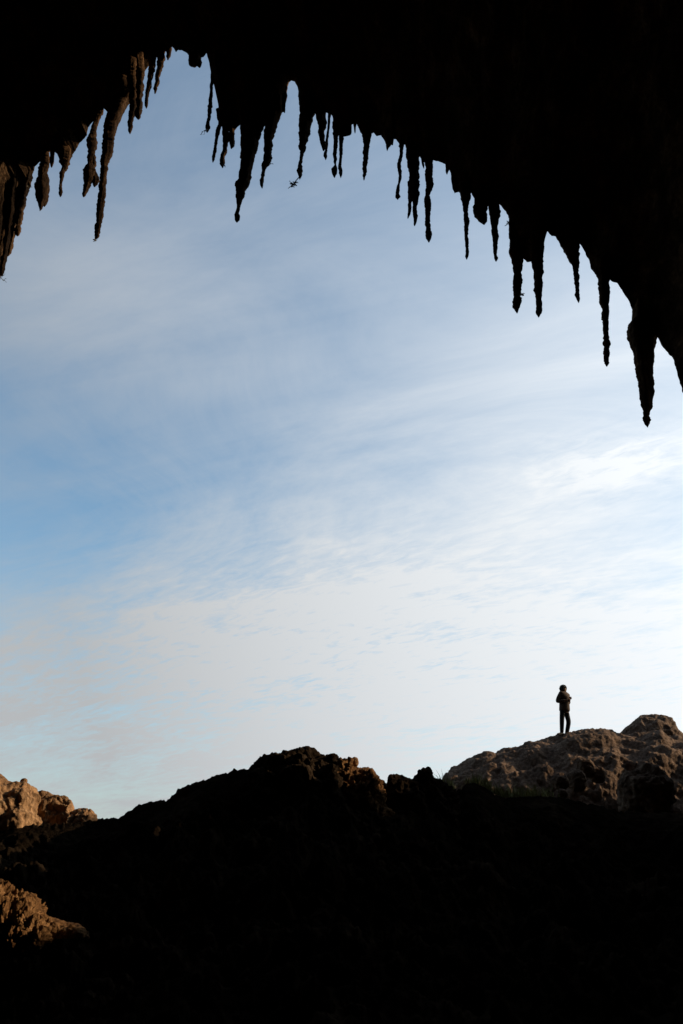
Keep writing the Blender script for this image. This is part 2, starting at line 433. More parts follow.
# centre of the ridge
o = outcrop('rock_outcrop', [(246,775,15),(252,765,15),(256,760,15),(265,754.5,15),(280,752,15),(288,750,15),(293,749.5,15),(300,747,15),(309,745.5,15),(314,748,15),(318,752,15),(325,755,15),(333,753.5,15),(340,757,15.1),(344,766,15.2),(346,786,15.2)], 840, 1.4, M_SHADED, seed=400, a1=0.15, a2=0.06, l1=0.8, l2=0.28, step=0.6, nphi=170, keep=0.3)
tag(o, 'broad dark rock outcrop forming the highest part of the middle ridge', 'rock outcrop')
o = outcrop('boulder', [(330,790,14.9),(336,762,14.9),(341,758,14.9),(350,758,14.9),(351,765,14.9),(358,767.5,14.9),(366,767,14.9),(373,768,14.9),(377,778,14.9),(382,780,14.9),(386,785,14.9),(389,796,14.9)], 828, 0.95, M_OCHRE, seed=410, a1=0.13, a2=0.06, l1=0.5, l2=0.2, step=0.5, nphi=150, keep=0.35)
tag(o, 'orange sunlit craggy boulder on the right shoulder of the middle ridge', 'boulder')
boulder_px('boulder', 350.5, 359, 756.5, 767.5, 14.9, M_TAN, 'little round boulder balanced on the ridge against the sky', None, 421, power=0.9)
o = outcrop('boulder', [(385,796,15.1),(388,783,15.1),(391,774.5,15.1),(396,774,15.1),(400,774.5,15.1),(412,779,15.1),(418,777,15.1),(424,784,15.1),(426,796,15.1)], 826, 0.8, M_SHADED, seed=430, a1=0.08, a2=0.04, l1=0.5, l2=0.2, step=0.5, nphi=120, keep=0.35)
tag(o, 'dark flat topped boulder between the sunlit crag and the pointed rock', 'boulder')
o = outcrop('boulder', [(412,796,15.3),(416,779,15.3),(420,771,15.3),(424,768,15.3),(428,766.5,15.3),(430.5,770,15.3),(433,777,15.3),(439,779,15.3),(444,782,15.3),(450,786,15.3),(456,792,15.3),(460,800,15.3)], 828, 0.8, M_SHADED, seed=441, a1=0.09, a2=0.045, l1=0.45, l2=0.2, step=0.5, nphi=120, keep=0.35)
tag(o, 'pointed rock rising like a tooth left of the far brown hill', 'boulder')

# boulders on the far hill
o = outcrop('rock_outcrop', [(612,750,28.5),(620,733,28.5),(630,724,28.5),(637,718,28.5),(640,715,28.5),(647,714.5,28.5),(655,714,28.5),(660,714.5,28.5),(665,715,28.5),(672,718,28.5),(676,724,28.5),(678,728,28.5),(683,733,28.5),(694,741,28.5),(706,762,28.5)], 800, 2.2, M_HILL, seed=450, a1=0.17, a2=0.07, l1=1.5, l2=0.5, step=0.5, nphi=170, keep=0.25)
tag(o, 'knobbly brown rock summit right of the standing person', 'rock outcrop')
HB = 'boulders on the slope of the brown hill'
boulder_px('boulder', 618, 675, 767, 826, 21.0, M_HILL, 'large domed boulder low on the right of the brown hill', HB, 461, res=1.6, amp_=0.2)
boulder_px('boulder', 576, 594, 759, 778, 22.5, M_HILL, 'round boulder with a lit rim halfway down the hill', HB, 470)
boulder_px('boulder', 566, 586, 770, 792, 22.0, M_HILL, 'boulder just below and left of the round rim lit one', HB, 474)
boulder_px('boulder', 552, 570, 775, 790, 21.6, M_HILL, 'leftmost of the three boulders clustered under the person', HB, 481)
boulder_px('boulder', 588, 606, 766, 784, 22.6, M_HILL, 'dark boulder on the right of the three clustered boulders', HB, 486)
boulder_px('boulder', 556, 568, 789, 799, 20.5, M_HILL, 'small stone at the shaded foot of the brown hill', HB, 489)

# dim boulders on the cave floor
FB = 'dim boulders on the cave floor'
boulder_px('boulder', 272, 300, 938, 962, 8.0, M_DARK, 'small upright stone in the gloom low in the middle of the cave floor', FB, 500)
boulder_px('boulder', 318, 356, 962, 986, 6.6, M_DARK, 'flat dark stone nearest the camera in the middle of the floor', FB, 510, res=1.2)

# unseen rock mass added off-frame, shaped to shade the middle of the place
blocker = blob('shade_blocker', (13.0, 14.2, 19.6), (5.0, 6.2, 8.6), M_CEIL, 600, 0.8, 3.0, nu=160, nv=90, power=0.8)
blocker.location = (13.0, 14.2, 19.6)
tag(blocker, kind='structure')


# ------------------------------------------------------------------ stalactites
def tube_geo(rings, nseg=16, seed=0, bumps=0.30):
    """rings: (centre, radius) down the stalactite; returns verts, faces"""
    c = np.array([r[0] for r in rings]); rad = np.array([r[1] for r in rings])
    th = np.linspace(0, 2 * math.pi, nseg, endpoint=False)
    T = th[None, :]; n = len(c)
    dirs = np.stack([np.cos(T) + 0 * rad[:, None], np.sin(T) + 0 * rad[:, None], 0 * T + 0 * rad[:, None]], -1)
    P = c[:, None] + dirs * rad[:, None, None]
    bumps = bumps * np.minimum(1, 0.075 / np.maximum(rad, 0.01))[:, None]
    flute = 1 + 0.10 * np.cos(T * 5 + seed + 1.5 * np.sin(c[:, 2:3] * 1.3)) + bumps * fbm(P * np.array([7, 7, 5.]), 4, seed) + 0.4 * bumps * vnoise(P * np.array([3, 3, 9.]), seed + 5)
    flute = np.where(rad[:, None] < 0.05, 0.5 + 0.5 * flute, flute)
    P = c[:, None] + dirs * (rad[:, None] * flute)[..., None] * np.array([1.0, 0.85, 1.0])
    V = P.reshape(-1, 3); Fq = [tuple(f) for f in grid_faces(n, nseg, wrap=True).tolist()]
    top = len(V); V = np.concatenate([V, c[:1] + [[0, 0, 0.02]], c[-1:] - [[0, 0, rad[-1] * 0.6]]])
    for k in range(nseg):
        Fq.append((top, (k + 1) % nseg, k)); Fq.append((top + 1, (n - 1) * nseg + k, (n - 1) * nseg + (k + 1) % nseg))
    return V, Fq


ST_N = [0]
GRP = 'stalactites hanging from the rim of the cave mouth'
def stalactite(label, tubes, dY=0.0, root=14, name='stalactite', mat=None, cat='stalactite', group=GRP):
    ST_N[0] += 1; seed = ST_N[0] * 13
    u0 = sum(tubes[0][0][1:]) / 2
    Y = float(rimY(u0)) - 0.02 + dY
    VV, FF, off = [], [], 0
    for ti, tb in enumerate(tubes):
        tb = [tuple(map(float, r)) for r in tb]
        v0, l0, r0 = tb[0]
        x_in = 0.12 if tb is tubes[0] else 0
        if root:
            tb = [(v0 - root, l0 - 1.2 + (342 - u0) / 853 * -root * 0.25, r0 + 1.2 + (342 - u0) / 853 * -root * 0.25)] + tb
        A_ = np.array(tb); n = max(8, int((A_[-1, 0] - A_[0, 0]) / 0.9))
        v = np.linspace(A_[0, 0], A_[-1, 0], n)
        l = np.interp(v, A_[:, 0], A_[:, 1]); r = np.interp(v, A_[:, 0], A_[:, 2])
        cu = (l + r) / 2; hw = np.maximum((r - l) / 2, 0.35)
        # fine knobbly wobble
        kk = np.stack([v * 0.22, 0 * v + seed, 0 * v + ti], -1)
        cu = cu + 0.45 * fbm(kk, 3, seed) * np.clip(hw, 0, 2) ; hw = hw + np.clip(hw, 0, 3.5) * 0.32 * fbm(kk * 2.1, 4, seed + 3, 0.65)
        # rounded tip
        tipn = min(5, n // 3)
        for q in range(tipn): hw[-1 - q] *= math.sqrt(max(0.08, 1 - (1 - q / tipn) ** 2))
        yy = Y + 0.05 * ti * (1 if ti % 2 else -1)
        cw_ = at(cu, v, yy)
        x, y, z = ray(cu, v)
        rad = hw * (yy / y) / F
        V, Fq = tube_geo(list(zip(cw_, rad)), 18, seed + ti)
        VV.append(V); FF += [tuple(i + off for i in f) for f in Fq]; off += len(V)
    V = np.concatenate(VV)
    base = np.array([V[:, 0].mean(), V[:, 1].mean(), V[:, 2].max()])
    o = mesh_obj(name, V - base, FF, mat or M_STAL); o.location = base
    return tag(o, label, cat, group)


ST = [
 ('lumpy short stalactite swollen at its lower end near the left edge', [[(152,42,50),(163,40,49),(175,38.5,47.5),(182,36,48.5),(190,35,49),(198,36,48.5),(204,38,44),(211,38.8,41)], [(192,42,49),(200,43,48),(206.6,42.5,46)]]),
 ('tiny stub beside the lumpy swollen stalactite', [[(152,50,54.5),(160,50,54),(167.5,50.3,53)]]),
 ('short thin stalactite hanging from a dark knob at the left', [[(156,59,71),(162,60,70),(167,62,68),(173.6,60,64.5),(182,59.5,62.5),(188,58.8,62),(192,58.3,62.8),(197,59,61.5)]]),
 ('bent stalactite with a side bulge left of the longest left one', [[(112,96.5,103),(122,93,98.5),(132,90,96.5),(140,86.8,97),(147,88,97),(155,88,94),(164,87,92),(171,83.5,96),(177,83,95),(184,84,92),(190,83,88.5),(197,82,86)], [(170,90,96),(178,91,99),(184,93,97.5),(187,93,96)]]),
 ('longest stalactite on the left with a tuft at its tip', [[(96,117,134),(104,110,126.5),(114,107,121.5),(126,104,117),(140,103,114),(152,102,112.5),(166.5,100.5,107.8),(178,100,106.5),(187.6,99,106),(198,98.5,105.5),(212,96.5,103.5),(224.5,95,101.6),(233,94,99.5),(239,94.8,98)]]),
 ('thin tip hanging from the ribbed cluster right of the longest left one', [[(84,128,137),(100,130,137),(116,129,135),(127,128,132.5),(134,128.8,131)]]),
 ('thick ribbed tip in the middle of the left cluster', [[(74,135,144),(90,135,143),(104,135,142.5),(114,134.5,141.5),(119.5,135.5,140)]]),
 ('slender tip right of the thick ribbed one in the left cluster', [[(64,149,156),(78,148,153),(88,146,150.5),(98,144.5,148),(104,144.5,148),(108.5,145.3,147.5)]]),
 ('narrow beaded stalactite at the upper right end of the left cluster', [[(56,158,165),(66,157.5,163),(74,155.5,160.5),(82,155,159),(88,153.3,157),(94,154,156)]]),
 ('tiny stub at the very top of the arch left of the notch', [[(50,166,171.5),(56,166,170),(60,166.5,169.5)]]),
 ('stubby ragged stalactite hanging in the topmost notch of the arch', [[(54,188,201),(60,188,200),(64,187.5,199),(66.5,189,194)], [(58,194,201),(64,196,202),(67.8,198,201)]]),
 ('needle thin straight stalactite right of the topmost notch', [[(54,211,214.8),(78,210.6,213.8),(91,209.5,212.5),(104,208.6,212),(110,207.5,212),(118,207.4,210.6),(122,206,209.8),(127,205,209.8),(132.5,205.8,208.6)]]),
 ('thin hooked stalactite at the left foot of the big dark mass', [[(124,218,222),(131,215,219.5),(138,215,218.5),(150,213.4,216.4),(157,211.5,214.8),(162.5,212,214)]]),
 ('stalactite with a curled sprig between the hooked one and a stub', [[(122,222,232),(132,222,229.5),(142,222.5,228),(152,222,227),(158,220.5,224.5),(163,219.6,224),(168,221,223.5)]]),
 ('short blunt stub under the big dark mass', [[(122,229,235.5),(134,229,234.5),(142,228.8,234.5),(148.8,230,233.2)]]),
 ('big tapering stalactite with a knob tip below the dark mass', [[(112,239,269),(123,240,265),(130,240,262),(138,240.4,259),(148,240.6,256.5),(158,240.3,253.6),(170,239.6,251.6),(178,238.6,250.3),(185,236,248.6),(190,236,246.5),(198,236.6,243),(205,236.8,240.8),(213,235.8,239.3),(216,234.4,239.8),(219.5,234.3,239.6),(222.5,235.6,238.4)]]),
 ('ragged stalactite with a small side sprig right of the big tapering one', [[(112,266,281),(122,265,278),(130,264.6,275.6),(142,263.6,272.4),(152,263.6,272),(161,263,271.6),(165,262.3,268.6),(171,261.8,265),(178,260,263.8),(184,259.8,264),(188.5,261.4,263.2)]]),
 ('small nub on the right flank of the big dark mass', [[(94,282,287),(104,282.5,286),(113,283,285.5)]]),
 ('cone shaped stalactite ending in a knob with a dry sprig', [[(96,300,320),(106,299.8,317.5),(115,299.6,314),(124,299.2,311.6),(134,299,309.6),(146,298.8,306),(152,300.4,304.8),(160,299.4,302.8),(165,298.2,302.2),(171,296.8,302.4),(175,298,302),(179.5,298.8,300.6)]]),
 ('blunt stalactite joined to a thread beaded at its end', [[(108,315,326.6),(116,316,326),(124,318,326),(134,318.4,325.5),(141,319.4,325.5),(146,321.6,326.6),(151,321.8,325)], [(100,328,333),(116,328,330.8),(130,327,329.4),(144,325,328),(152,324.4,327),(156,323.4,327.6),(160,324.6,326.6)]]),
 ('left one of two paired stalactites with bulb tips', [[(112,332.7,341),(124,333,340),(137,333.2,338.6),(150,333.2,337.4),(160,333.4,337),(165,334.6,336.4),(169,331.6,336.4),(173,331.4,336.6),(177.8,333.4,335.4)]]),
 ('right one of two paired stalactites with bulb tips', [[(124,339,347),(137,339.2,343.8),(148,339.2,342.8),(158,339,341.8),(166,338.2,341.4),(171,338.4,343.2),(174,339,342.6),(178,340,341.6)]]),
 ('tiny stub between the paired stalactites and the dark funnel', [[(120,353.4,357.4),(127,353.8,356.4),(133.4,354.4,355.8)]]),
 ('funnel shaped stalactite with a long thin spout', [[(124,358,374),(134,362,371),(144,362.8,369.6),(152,363.2,368.8),(158,363.6,368.8),(166,362.9,367.4),(173,362.7,366.6),(180.5,363.1,364.6)]]),
 ('short nub under the roof left of a thin knotted stalactite', [[(138,384,393),(144,385.6,391),(148,386,388.4),(151,386.5,387.8)]]),
 ('thin knotted stalactite with a round tip near the arch centre', [[(140,398.6,404.6),(148,399.6,403.8),(156,399.2,402.8),(163,397.2,401.4),(168,397.2,401.2),(176,398.6,401.4),(186,397.4,400),(193,396,399.6),(197,395.2,400.2),(199.8,397,399)]]),
 ('thick double pronged stalactite with ragged sides', [[(146,406,418),(156,406,418.6),(168,408,418.6),(180,409.2,418.8),(192,408.6,418.6),(201,408.2,418.2)], [(196,408.2,413.4),(204,408,411.4),(212,407.6,410.6),(218.6,407,409)], [(196,412,418.2),(206,412.8,417.6),(214,412.6,417.8),(221,412.8,416.8),(226,413.6,416)]]),
 ('tiny forked thread between two thick stalactites', [[(150,420.4,423.4),(158,421,423),(164,422,424.4),(168.6,423,424.6)]]),
 ('long knobbly stalactite with a tan patch on its side', [[(154,424,433),(162,425.6,432),(170,425.8,431.6),(177,424.8,433.2),(183,425.4,434.2),(190,425.8,431.6),(196,425.6,430),(202,424.6,431),(210,424.8,430.8),(216,424.4,430),(226,425.2,430.2),(234,426,431.2),(239,426.6,431.4),(242.5,428,430)]]),
 ('small drip on the roof right of the long knobbly stalactite', [[(160,445,449.5),(166,445.6,448.6),(170,445.2,449),(174.5,446,448)]]),
 ('slim straight stalactite right of the arch centre with a beaded end', [[(190,459,471),(197,461,470),(204,462.4,468.2),(213,463.8,468),(222,464.2,469),(232,464.6,468.6),(242,464.8,468.4),(252,465.2,468.6),(256,464.8,468.4),(259.6,465.8,467.6)]]),
 ('swollen club shaped stub between two slender stalactites', [[(196,474,487),(204,474.8,486),(209,473,486.4),(215,475.2,486.6),(220,478,487),(224.6,481.6,485.8)]]),
 ('wavy stalactite narrowing to a round foot right of the club shaped stub', [[(198,487,498.6),(206,488,498.6),(213,489.6,500),(219,490.6,499),(226,491,498),(238,491.4,498),(246,492.6,497.4),(254,493.8,496.8),(258,493.8,498),(261.6,494.8,497)]]),
 ('long stalactite with a pointed bulb tip and wisps on its side', [[(210,508,524),(222,509,524),(240,509.4,523),(252,508.8,522),(262,511.6,521.8),(272,513,521.8),(284,513.4,522),(292,513.8,521.4),(298,514,520.6),(303,512.2,521.2),(307,512.8,520.6),(313.4,516,518)]]),
 ('long even stalactite right of the bulb tipped one', [[(240,529,543.6),(254,530,543),(263,531.6,543),(274,533.4,542.8),(284,534,542.4),(294,535.2,542.2),(304,535.8,541.8),(313,536.4,541.6),(317.4,537.8,540)]]),
 ('stalactite hanging from a dark wedge with a crooked tip', [[(236,557,578),(246,561.6,578.6),(256,567,578.9),(264,571.6,579),(276,573.8,579),(286,575,578.8),(292,574.8,578.8),(297,576,580.2),(303,578,579.6)]]),
 ('long thin stalactite with a spindle shaped tip on the right', [[(270,596,611),(280,598.4,609.4),(291,599,609.6),(300,600.2,608.8),(312,601.6,608.6),(326,603,608.6),(336,603.8,609.4),(344,603.4,610.2),(350,604,609.4),(356,602.6,610.2),(361,603.6,609.4),(366.6,605.8,608)]]),
 ('largest stalactite a fat dark spindle ending in a drop far right', [[(308,634,655),(318,633.4,656),(325,629,657),(332,628.6,657.4),(342,631,656.4),(354,634.4,654.6),(364,636,653.4),(373,637,652.8),(382,638.2,654.2),(392,639.6,655),(400,641,653.8),(408,642.4,651.6),(414,643.2,649.2),(417.6,643.6,649),(421,643.6,650.8),(424,645,649.6),(427.5,647,648.6)]]),
]
for i, (lab, tb) in enumerate(ST):
    stalactite(lab, tb, dY={4: -0.15, 5: -0.6, 6: -0.5, 7: -0.25, 8: -0.1}.get(i, 0.0), root={4: 14, 5: 24, 6: 20, 7: 22}.get(i, 14))
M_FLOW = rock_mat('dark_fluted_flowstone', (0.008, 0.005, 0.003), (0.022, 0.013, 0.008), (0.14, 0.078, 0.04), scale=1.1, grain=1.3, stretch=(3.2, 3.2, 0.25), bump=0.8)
fl = []
for c0, c1, c2, v1, w0 in ((31, 22, 17, 236, 4.5), (24, 15, 8, 256, 4.5), (17, 9, 2, 276, 4.0), (10, 3, -2, 272, 5), (3, -3, -6, 284, 5), (-6, -10, -13, 290, 6), (-16, -20, -22, 290, 7)):
    pts = []
    for t in np.linspace(0, 1, 7):
        c = c0 * (1 - t) ** 2 + 2 * c1 * t * (1 - t) + c2 * t * t; w_ = w0 * (1 - 0.45 * t)
        pts.append((162 + (v1 - 162) * t, c - w_, c + w_))
    fl.append(pts)
stalactite('fluted flowstone column coming down the left edge of the arch', fl, root=12, name='flowstone_column', cat='stalactite', group=None, mat=M_FLOW)


# ------------------------------------------------------------------ dry sprigs
M_DRY = flat_mat('dry_stem', (0.12, 0.115, 0.08), 0.9)
M_SEED = flat_mat('pale_seed_tuft', (0.22, 0.19, 0.15), 0.9)
M_GRASS = flat_mat('dry_grass_blade', (0.24, 0.23, 0.075), 0.85, 0.5, 3)


def stick(P, r):
    P = np.array(P, float); V, Fq = [], []
    for i, p in enumerate(P):
        d = P[min(i + 1, len(P) - 1)] - P[max(i - 1, 0)]; d /= np.linalg.norm(d) + 1e-9
        a = np.cross(d, [0.3, 1, 0.2]); a /= np.linalg.norm(a); b = np.cross(d, a)
        rr_ = r * (1 - 0.6 * i / (len(P) - 1))
        for k in range(4):
            t = k * math.pi / 2; V.append(p + (a * math.cos(t) + b * math.sin(t)) * rr_)
    for i in range(len(P) - 1):
        for k in range(4): Fq.append((i * 4 + k, i * 4 + (k + 1) % 4, (i + 1) * 4 + (k + 1) % 4, (i + 1) * 4 + k))
    return V, Fq


def sprig(label, u, v, du, dv, n, size, mat, group='dry sprigs growing on stalactites', thick=0.012, leaf=0.028):
    """a twig from pixel u,v reaching du,dv pixels, forking into n side twigs with small leaves"""
    rs_ = random.Random(int(u * 7 + v)); Y = float(rimY(u)) - 0.1
    u -= math.copysign(1.2, du); v -= 1.0
    p0 = at(u, v, Y); p1 = at(u + du, v + dv, Y - 0.03)
    V, Fq = [], []
    def add(q):
        o_ = len(V); V.extend(q[0]); Fq.extend([tuple(i + o_ for i in f) for f in q[1]])
    mid = (p0 + p1) / 2 + np.array([rs_.uniform(-.02, .02), 0, rs_.uniform(-.02, .02)])
    add(stick([p0 + np.array([0, 0.05, .03]), p0, mid, p1], thick))
    for k in range(n):
        t = rs_.uniform(0.45, 1); b = p0 * (1 - t) + p1 * t
        e = b + np.array([rs_.uniform(-1, 1), rs_.uniform(-.6, .6), rs_.uniform(-1, .5)]) * size
        m = (b + e) / 2 + np.array([0, 0, size * .15])
        add(stick([b, m, e], thick * 0.7))
        for q in range(3):
            c = m * (1 - q / 2) + e * (q / 2); a = np.array([rs_.gauss(0, 1) for _ in range(3)]); a /= np.linalg.norm(a)
            s_ = np.cross(a, [0, 1, 0.3]); s_ /= np.linalg.norm(s_); w_ = np.cross(a, s_)
            o_ = len(V); L_ = leaf * rs_.uniform(.6, 1.3)
            V.extend([c, c + a * L_ * .5 + s_ * L_ * .3, c + a * L_, c + a * L_ * .5 - s_ * L_ * .3, c + a * L_ * .5 + w_ * L_ * .15])
            Fq.extend([(o_, o_ + 1, o_ + 4), (o_ + 1, o_ + 2, o_ + 4), (o_ + 2, o_ + 3, o_ + 4), (o_ + 3, o_, o_ + 4)])
    V = np.array(V); base = V[0].copy()
    o = mesh_obj('dry_sprig', V - base, Fq, mat, smooth=False); o.location = base
    return tag(o, label, 'sprig', group)


sprig('leafy dry sprig dangling from the cone shaped stalactite', 299, 177, -9, 11, 16, 0.10, M_DRY, thick=0.022, leaf=0.035)
sprig('wispy sprig at the tip of the needle thin stalactite', 206, 130, -5, 3, 6, 0.08, M_DRY)
sprig('pale seed tuft at the tip of the longest left stalactite', 96, 238, 1, 4, 9, 0.05, M_SEED, leaf=0.05)
sprig('curled sprig on the short stalactite under the dark mass', 223, 165, 3, 1, 6, 0.06, M_DRY)
sprig('small curled sprig on the side of the ragged stalactite', 269, 163, 3, 2, 6, 0.06, M_DRY, leaf=0.03)
sprig('wisps on the upper left side of the bulb tipped stalactite', 509, 222, -2.5, 3, 8, 0.06, M_DRY)
sprig('wisps low on the right side of the bulb tipped stalactite', 521, 296, 3, -1, 7, 0.05, M_DRY)
sprig('grey twigs sticking out at the left edge below the flowstone column', -1, 274, 6, 8, 5, 0.12, M_DRY, thick=0.01)
sprig('tan brush of dead stems on the flowstone column', 26, 190, 3, -2, 34, 0.10, M_SEED, thick=0.005, leaf=0.03)

# grass along the foot of the hill
gV, gF = [], []
rg = random.Random(3)
spots = [(443,784,3,6),(452,789,4,8),(474,783,7,10),(487,788,8,12),(497,794,9,14),(508,797,10,12),(520,795,9,12),(532,794,7,10),(546,795,8,8)]
for (u, v, wu, n) in spots:
    for k in range(n * 9):
        uu = u + rg.gauss(0, wu * .6)
        Yg = float(np.interp(uu, CREST[:, 0], CREST[:, 2])) + rg.uniform(-.3, .45)
        vg = float(np.interp(uu, CREST[:, 0], CREST[:, 1]))
        p = at(uu, vg + 0.3, Yg); h = rg.uniform(0.06, 0.20) * (1 if rg.random() < .9 else 1.8)
        l = np.array([rg.gauss(0, .5), rg.gauss(0, .5), 0]) * h
        w_ = np.array([rg.uniform(-1, 1), rg.uniform(-1, 1), 0]); w_ = w_ / (np.linalg.norm(w_) + 1e-6) * 0.007
        o_ = len(gV)
        gV += [p - w_, p + w_, p + w_ * .7 + l * .4 + [0, 0, h * .6], p - w_ * .7 + l * .4 + [0, 0, h * .6], p + l + [0, 0, h]]
        gF += [(o_, o_ + 1, o_ + 2, o_ + 3), (o_ + 3, o_ + 2, o_ + 4)]
gr = mesh_obj('grass', np.array(gV), gF, M_GRASS, smooth=False)
tag(gr, 'short yellow green grass along the foot of the brown hill', 'grass', None, 'stuff')


# ------------------------------------------------------------------ the person
def skin_obj(name, verts, edges, radii, mat, parent, sub=2, root=0):
    me = bpy.data.meshes.new(name); me.from_pydata([tuple(v) for v in verts], edges, [])
    o = bpy.data.objects.new(name, me); link(o, parent)
    me.materials.append(mat)
    md = o.modifiers.new('skin', 'SKIN'); md.use_smooth_shade = True
    for i, r in enumerate(radii):
        me.skin_vertices[0].data[i].radius = (r, r) if not isinstance(r, tuple) else r
        me.skin_vertices[0].data[i].use_root = (i == root)
    sb = o.modifiers.new('sub', 'SUBSURF'); sb.levels = sub; sb.render_levels = sub
    return o


PX = 0.0352
hcol = HG[:, np.argmin(np.abs(HG[:, :, 0] / HG[:, :, 1] - ray(564.5, 733)[0] / ray(564.5, 733)[1]).sum(0))]
foot = hcol[np.argmax((hcol[:, 2] - 1.6) / hcol[:, 1])] + np.array([0.0, 0, -0.09])
person = bpy.data.objects.new('person', None); link(person); person.location = foot; person.rotation_euler = (0, R(4.5), 0); person.scale = (0.915, 0.915, 0.915)
tag(person, 'person with bushy hair standing on the hill in jacket and dark trousers, hands held together', 'person')
M_SKIN = flat_mat('skin', (0.30, 0.17, 0.11), 0.6, 0.08)
M_HAIR = flat_mat('dark_hair', (0.012, 0.009, 0.008), 0.7, 0.4, 60)
M_JACK = flat_mat('brown_jacket_cloth', (0.070, 0.044, 0.030), 0.9, 0.25, 30)
M_TROU = flat_mat('black_trouser_cloth', (0.010, 0.010, 0.012), 0.9, 0.25, 30)
M_SHOE = flat_mat('dark_shoe_leather', (0.012, 0.010, 0.009), 0.6, 0.2)
Fw = np.array([.64, -.77, 0]); Lw = np.array([.77, .64, 0]); U = np.array([0, 0, 1.0])
def J(x, y, z): return np.array([x, y, z], float)
pel = J(0.0, 0, 0.93); wai = J(0.015, 0, 1.08); che = J(0.02, -0.01, 1.29); nck = J(0.01, 0, 1.47); hd0 = J(0.0, -0.01, 1.56); hd1 = J(0.0, -0.02, 1.66)
shR = nck - Lw * .17 - U * .055; shL = nck + Lw * .17 - U * .055
elR = J(-0.255, -0.08, 1.13); elL = J(0.16, 0.11, 1.13)
wrR = J(0.05, -0.25, 1.20); wrL = J(0.17, -0.15, 1.21)
hipR = pel - Lw * .09 - U * .03; hipL = pel + Lw * .09 - U * .03
knR = J(-0.10, -0.06, 0.49); knL = J(0.150, 0.00, 0.49)
anR = J(-0.105, -0.03, 0.09); anL = J(0.075, 0.06, 0.07)
toR = anR + J(-0.17, -0.10, -0.05); toL = anL + J(0.03, -0.2, -0.05)
bv = [pel, wai, che, nck, hd0, hd1, shR, elR, wrR, shL, elL, wrL, hipR, knR, anR, toR, hipL, knL, anL, toL]
br = [.13, .12, .13, .055, .085, .09, .06, .043, .028, .06, .043, .028, .085, .055, .038, .03, .085, .055, .038, .03]
be = [(0,1),(1,2),(2,3),(3,4),(4,5),(3,6),(6,7),(7,8),(3,9),(9,10),(10,11),(0,12),(12,13),(13,14),(14,15),(0,16),(16,17),(17,18),(18,19)]
# hands: palm and five curled fingers each
for wi, aim in ((8, J(.06, .04, .05)), (11, J(.0, -.05, .07))):
    w = bv[wi]; a = aim / np.linalg.norm(aim); side = np.cross(a, U); side /= np.linalg.norm(side); dn = np.cross(side, a)
    palm = w + a * .075; bv.append(palm); br.append((.036, .018)); pi_ = len(bv) - 1; be.append((wi, pi_))
    for k, ln in enumerate((.072, .082, .076, .06)):
        b0 = palm + side * (k - 1.5) * .021 + a * .015
        p = [b0, b0 + a * ln * .45 - dn * .0, b0 + a * ln * .65 - dn * ln * .4, b0 + a * ln * .4 - dn * ln * .62]
        prev = pi_
        for q in p:
            bv.append(q); br.append(.0085); be.append((prev, len(bv) - 1)); prev = len(bv) - 1
    prev = pi_
    sd = -1 if wi == 11 else 1
    for q in (w + a * .04 + side * .035 * sd, w + a * .07 + side * .05 * sd - dn * .01, w + a * .095 + side * .04 * sd - dn * .025):
        bv.append(q); br.append(.010); be.append((prev, len(bv) - 1)); prev = len(bv) - 1
# face: nose, chin, ears
for q, r_ in ((hd0 + Fw * .10 + U * .04, .016), (hd0 + Fw * .075 - U * .05, .03), (hd0 + Lw * .095 + U * .03, .016), (hd0 - Lw * .095 + U * .03, .016)):
    bv.append(q); br.append(r_); be.append((4, len(bv) - 1))
body = skin_obj('body', bv, be, br, M_SKIN, person)
# eyes and mouth
def small(name, c, r, mat, parent, sq=(1, 1, 1)):
    n1, n2 = 12, 8
    T, P_ = np.meshgrid(np.linspace(0, 2 * math.pi, n1, endpoint=False), np.linspace(-math.pi / 2, math.pi / 2, n2))
    V = np.stack([np.cos(P_) * np.cos(T) * sq[0], np.cos(P_) * np.sin(T) * sq[1], np.sin(P_) * sq[2]], -1) * r + c
    return mesh_obj(name, V.reshape(-1, 3), grid_faces(n2, n1, wrap=True), mat, parent)
M_EYE = flat_mat('eye', (0.05, 0.03, 0.02), 0.3, 0.05); M_LIP = flat_mat('lip', (0.22, 0.08, 0.06), 0.5, 0.05)
for s_ in (-1, 1): small('eye', hd0 + Fw * .085 + Lw * .033 * s_ + U * .06, .012, M_EYE, body)
small('mouth', hd0 + Fw * .098 - U * .03, .022, M_LIP, body, (1, 1, .35))
# hair: bushy cap
n1, n2 = 48, 32
T, P_ = np.meshgrid(np.linspace(0, 2 * math.pi, n1, endpoint=False), np.linspace(-1.15, math.pi / 2, n2))
D = np.stack([np.cos(P_) * np.cos(T), np.cos(P_) * np.sin(T), np.sin(P_)], -1)
front = (D @ Fw); rh = 0.122 + 0.03 * fbm(D * 5, 3, 9) + 0.02 * vor(D * 4, 3)
rh = np.where((front > .6) & (D[..., 2] < .2), 0.085, rh)
Hc = hd0 + J(-0.012, 0.02, 0.065)
mesh_obj('hair', (Hc + D * rh[..., None] * np.array([.95, .95, 1.02])).reshape(-1, 3), grid_faces(n2, n1, wrap=True), M_HAIR, person)
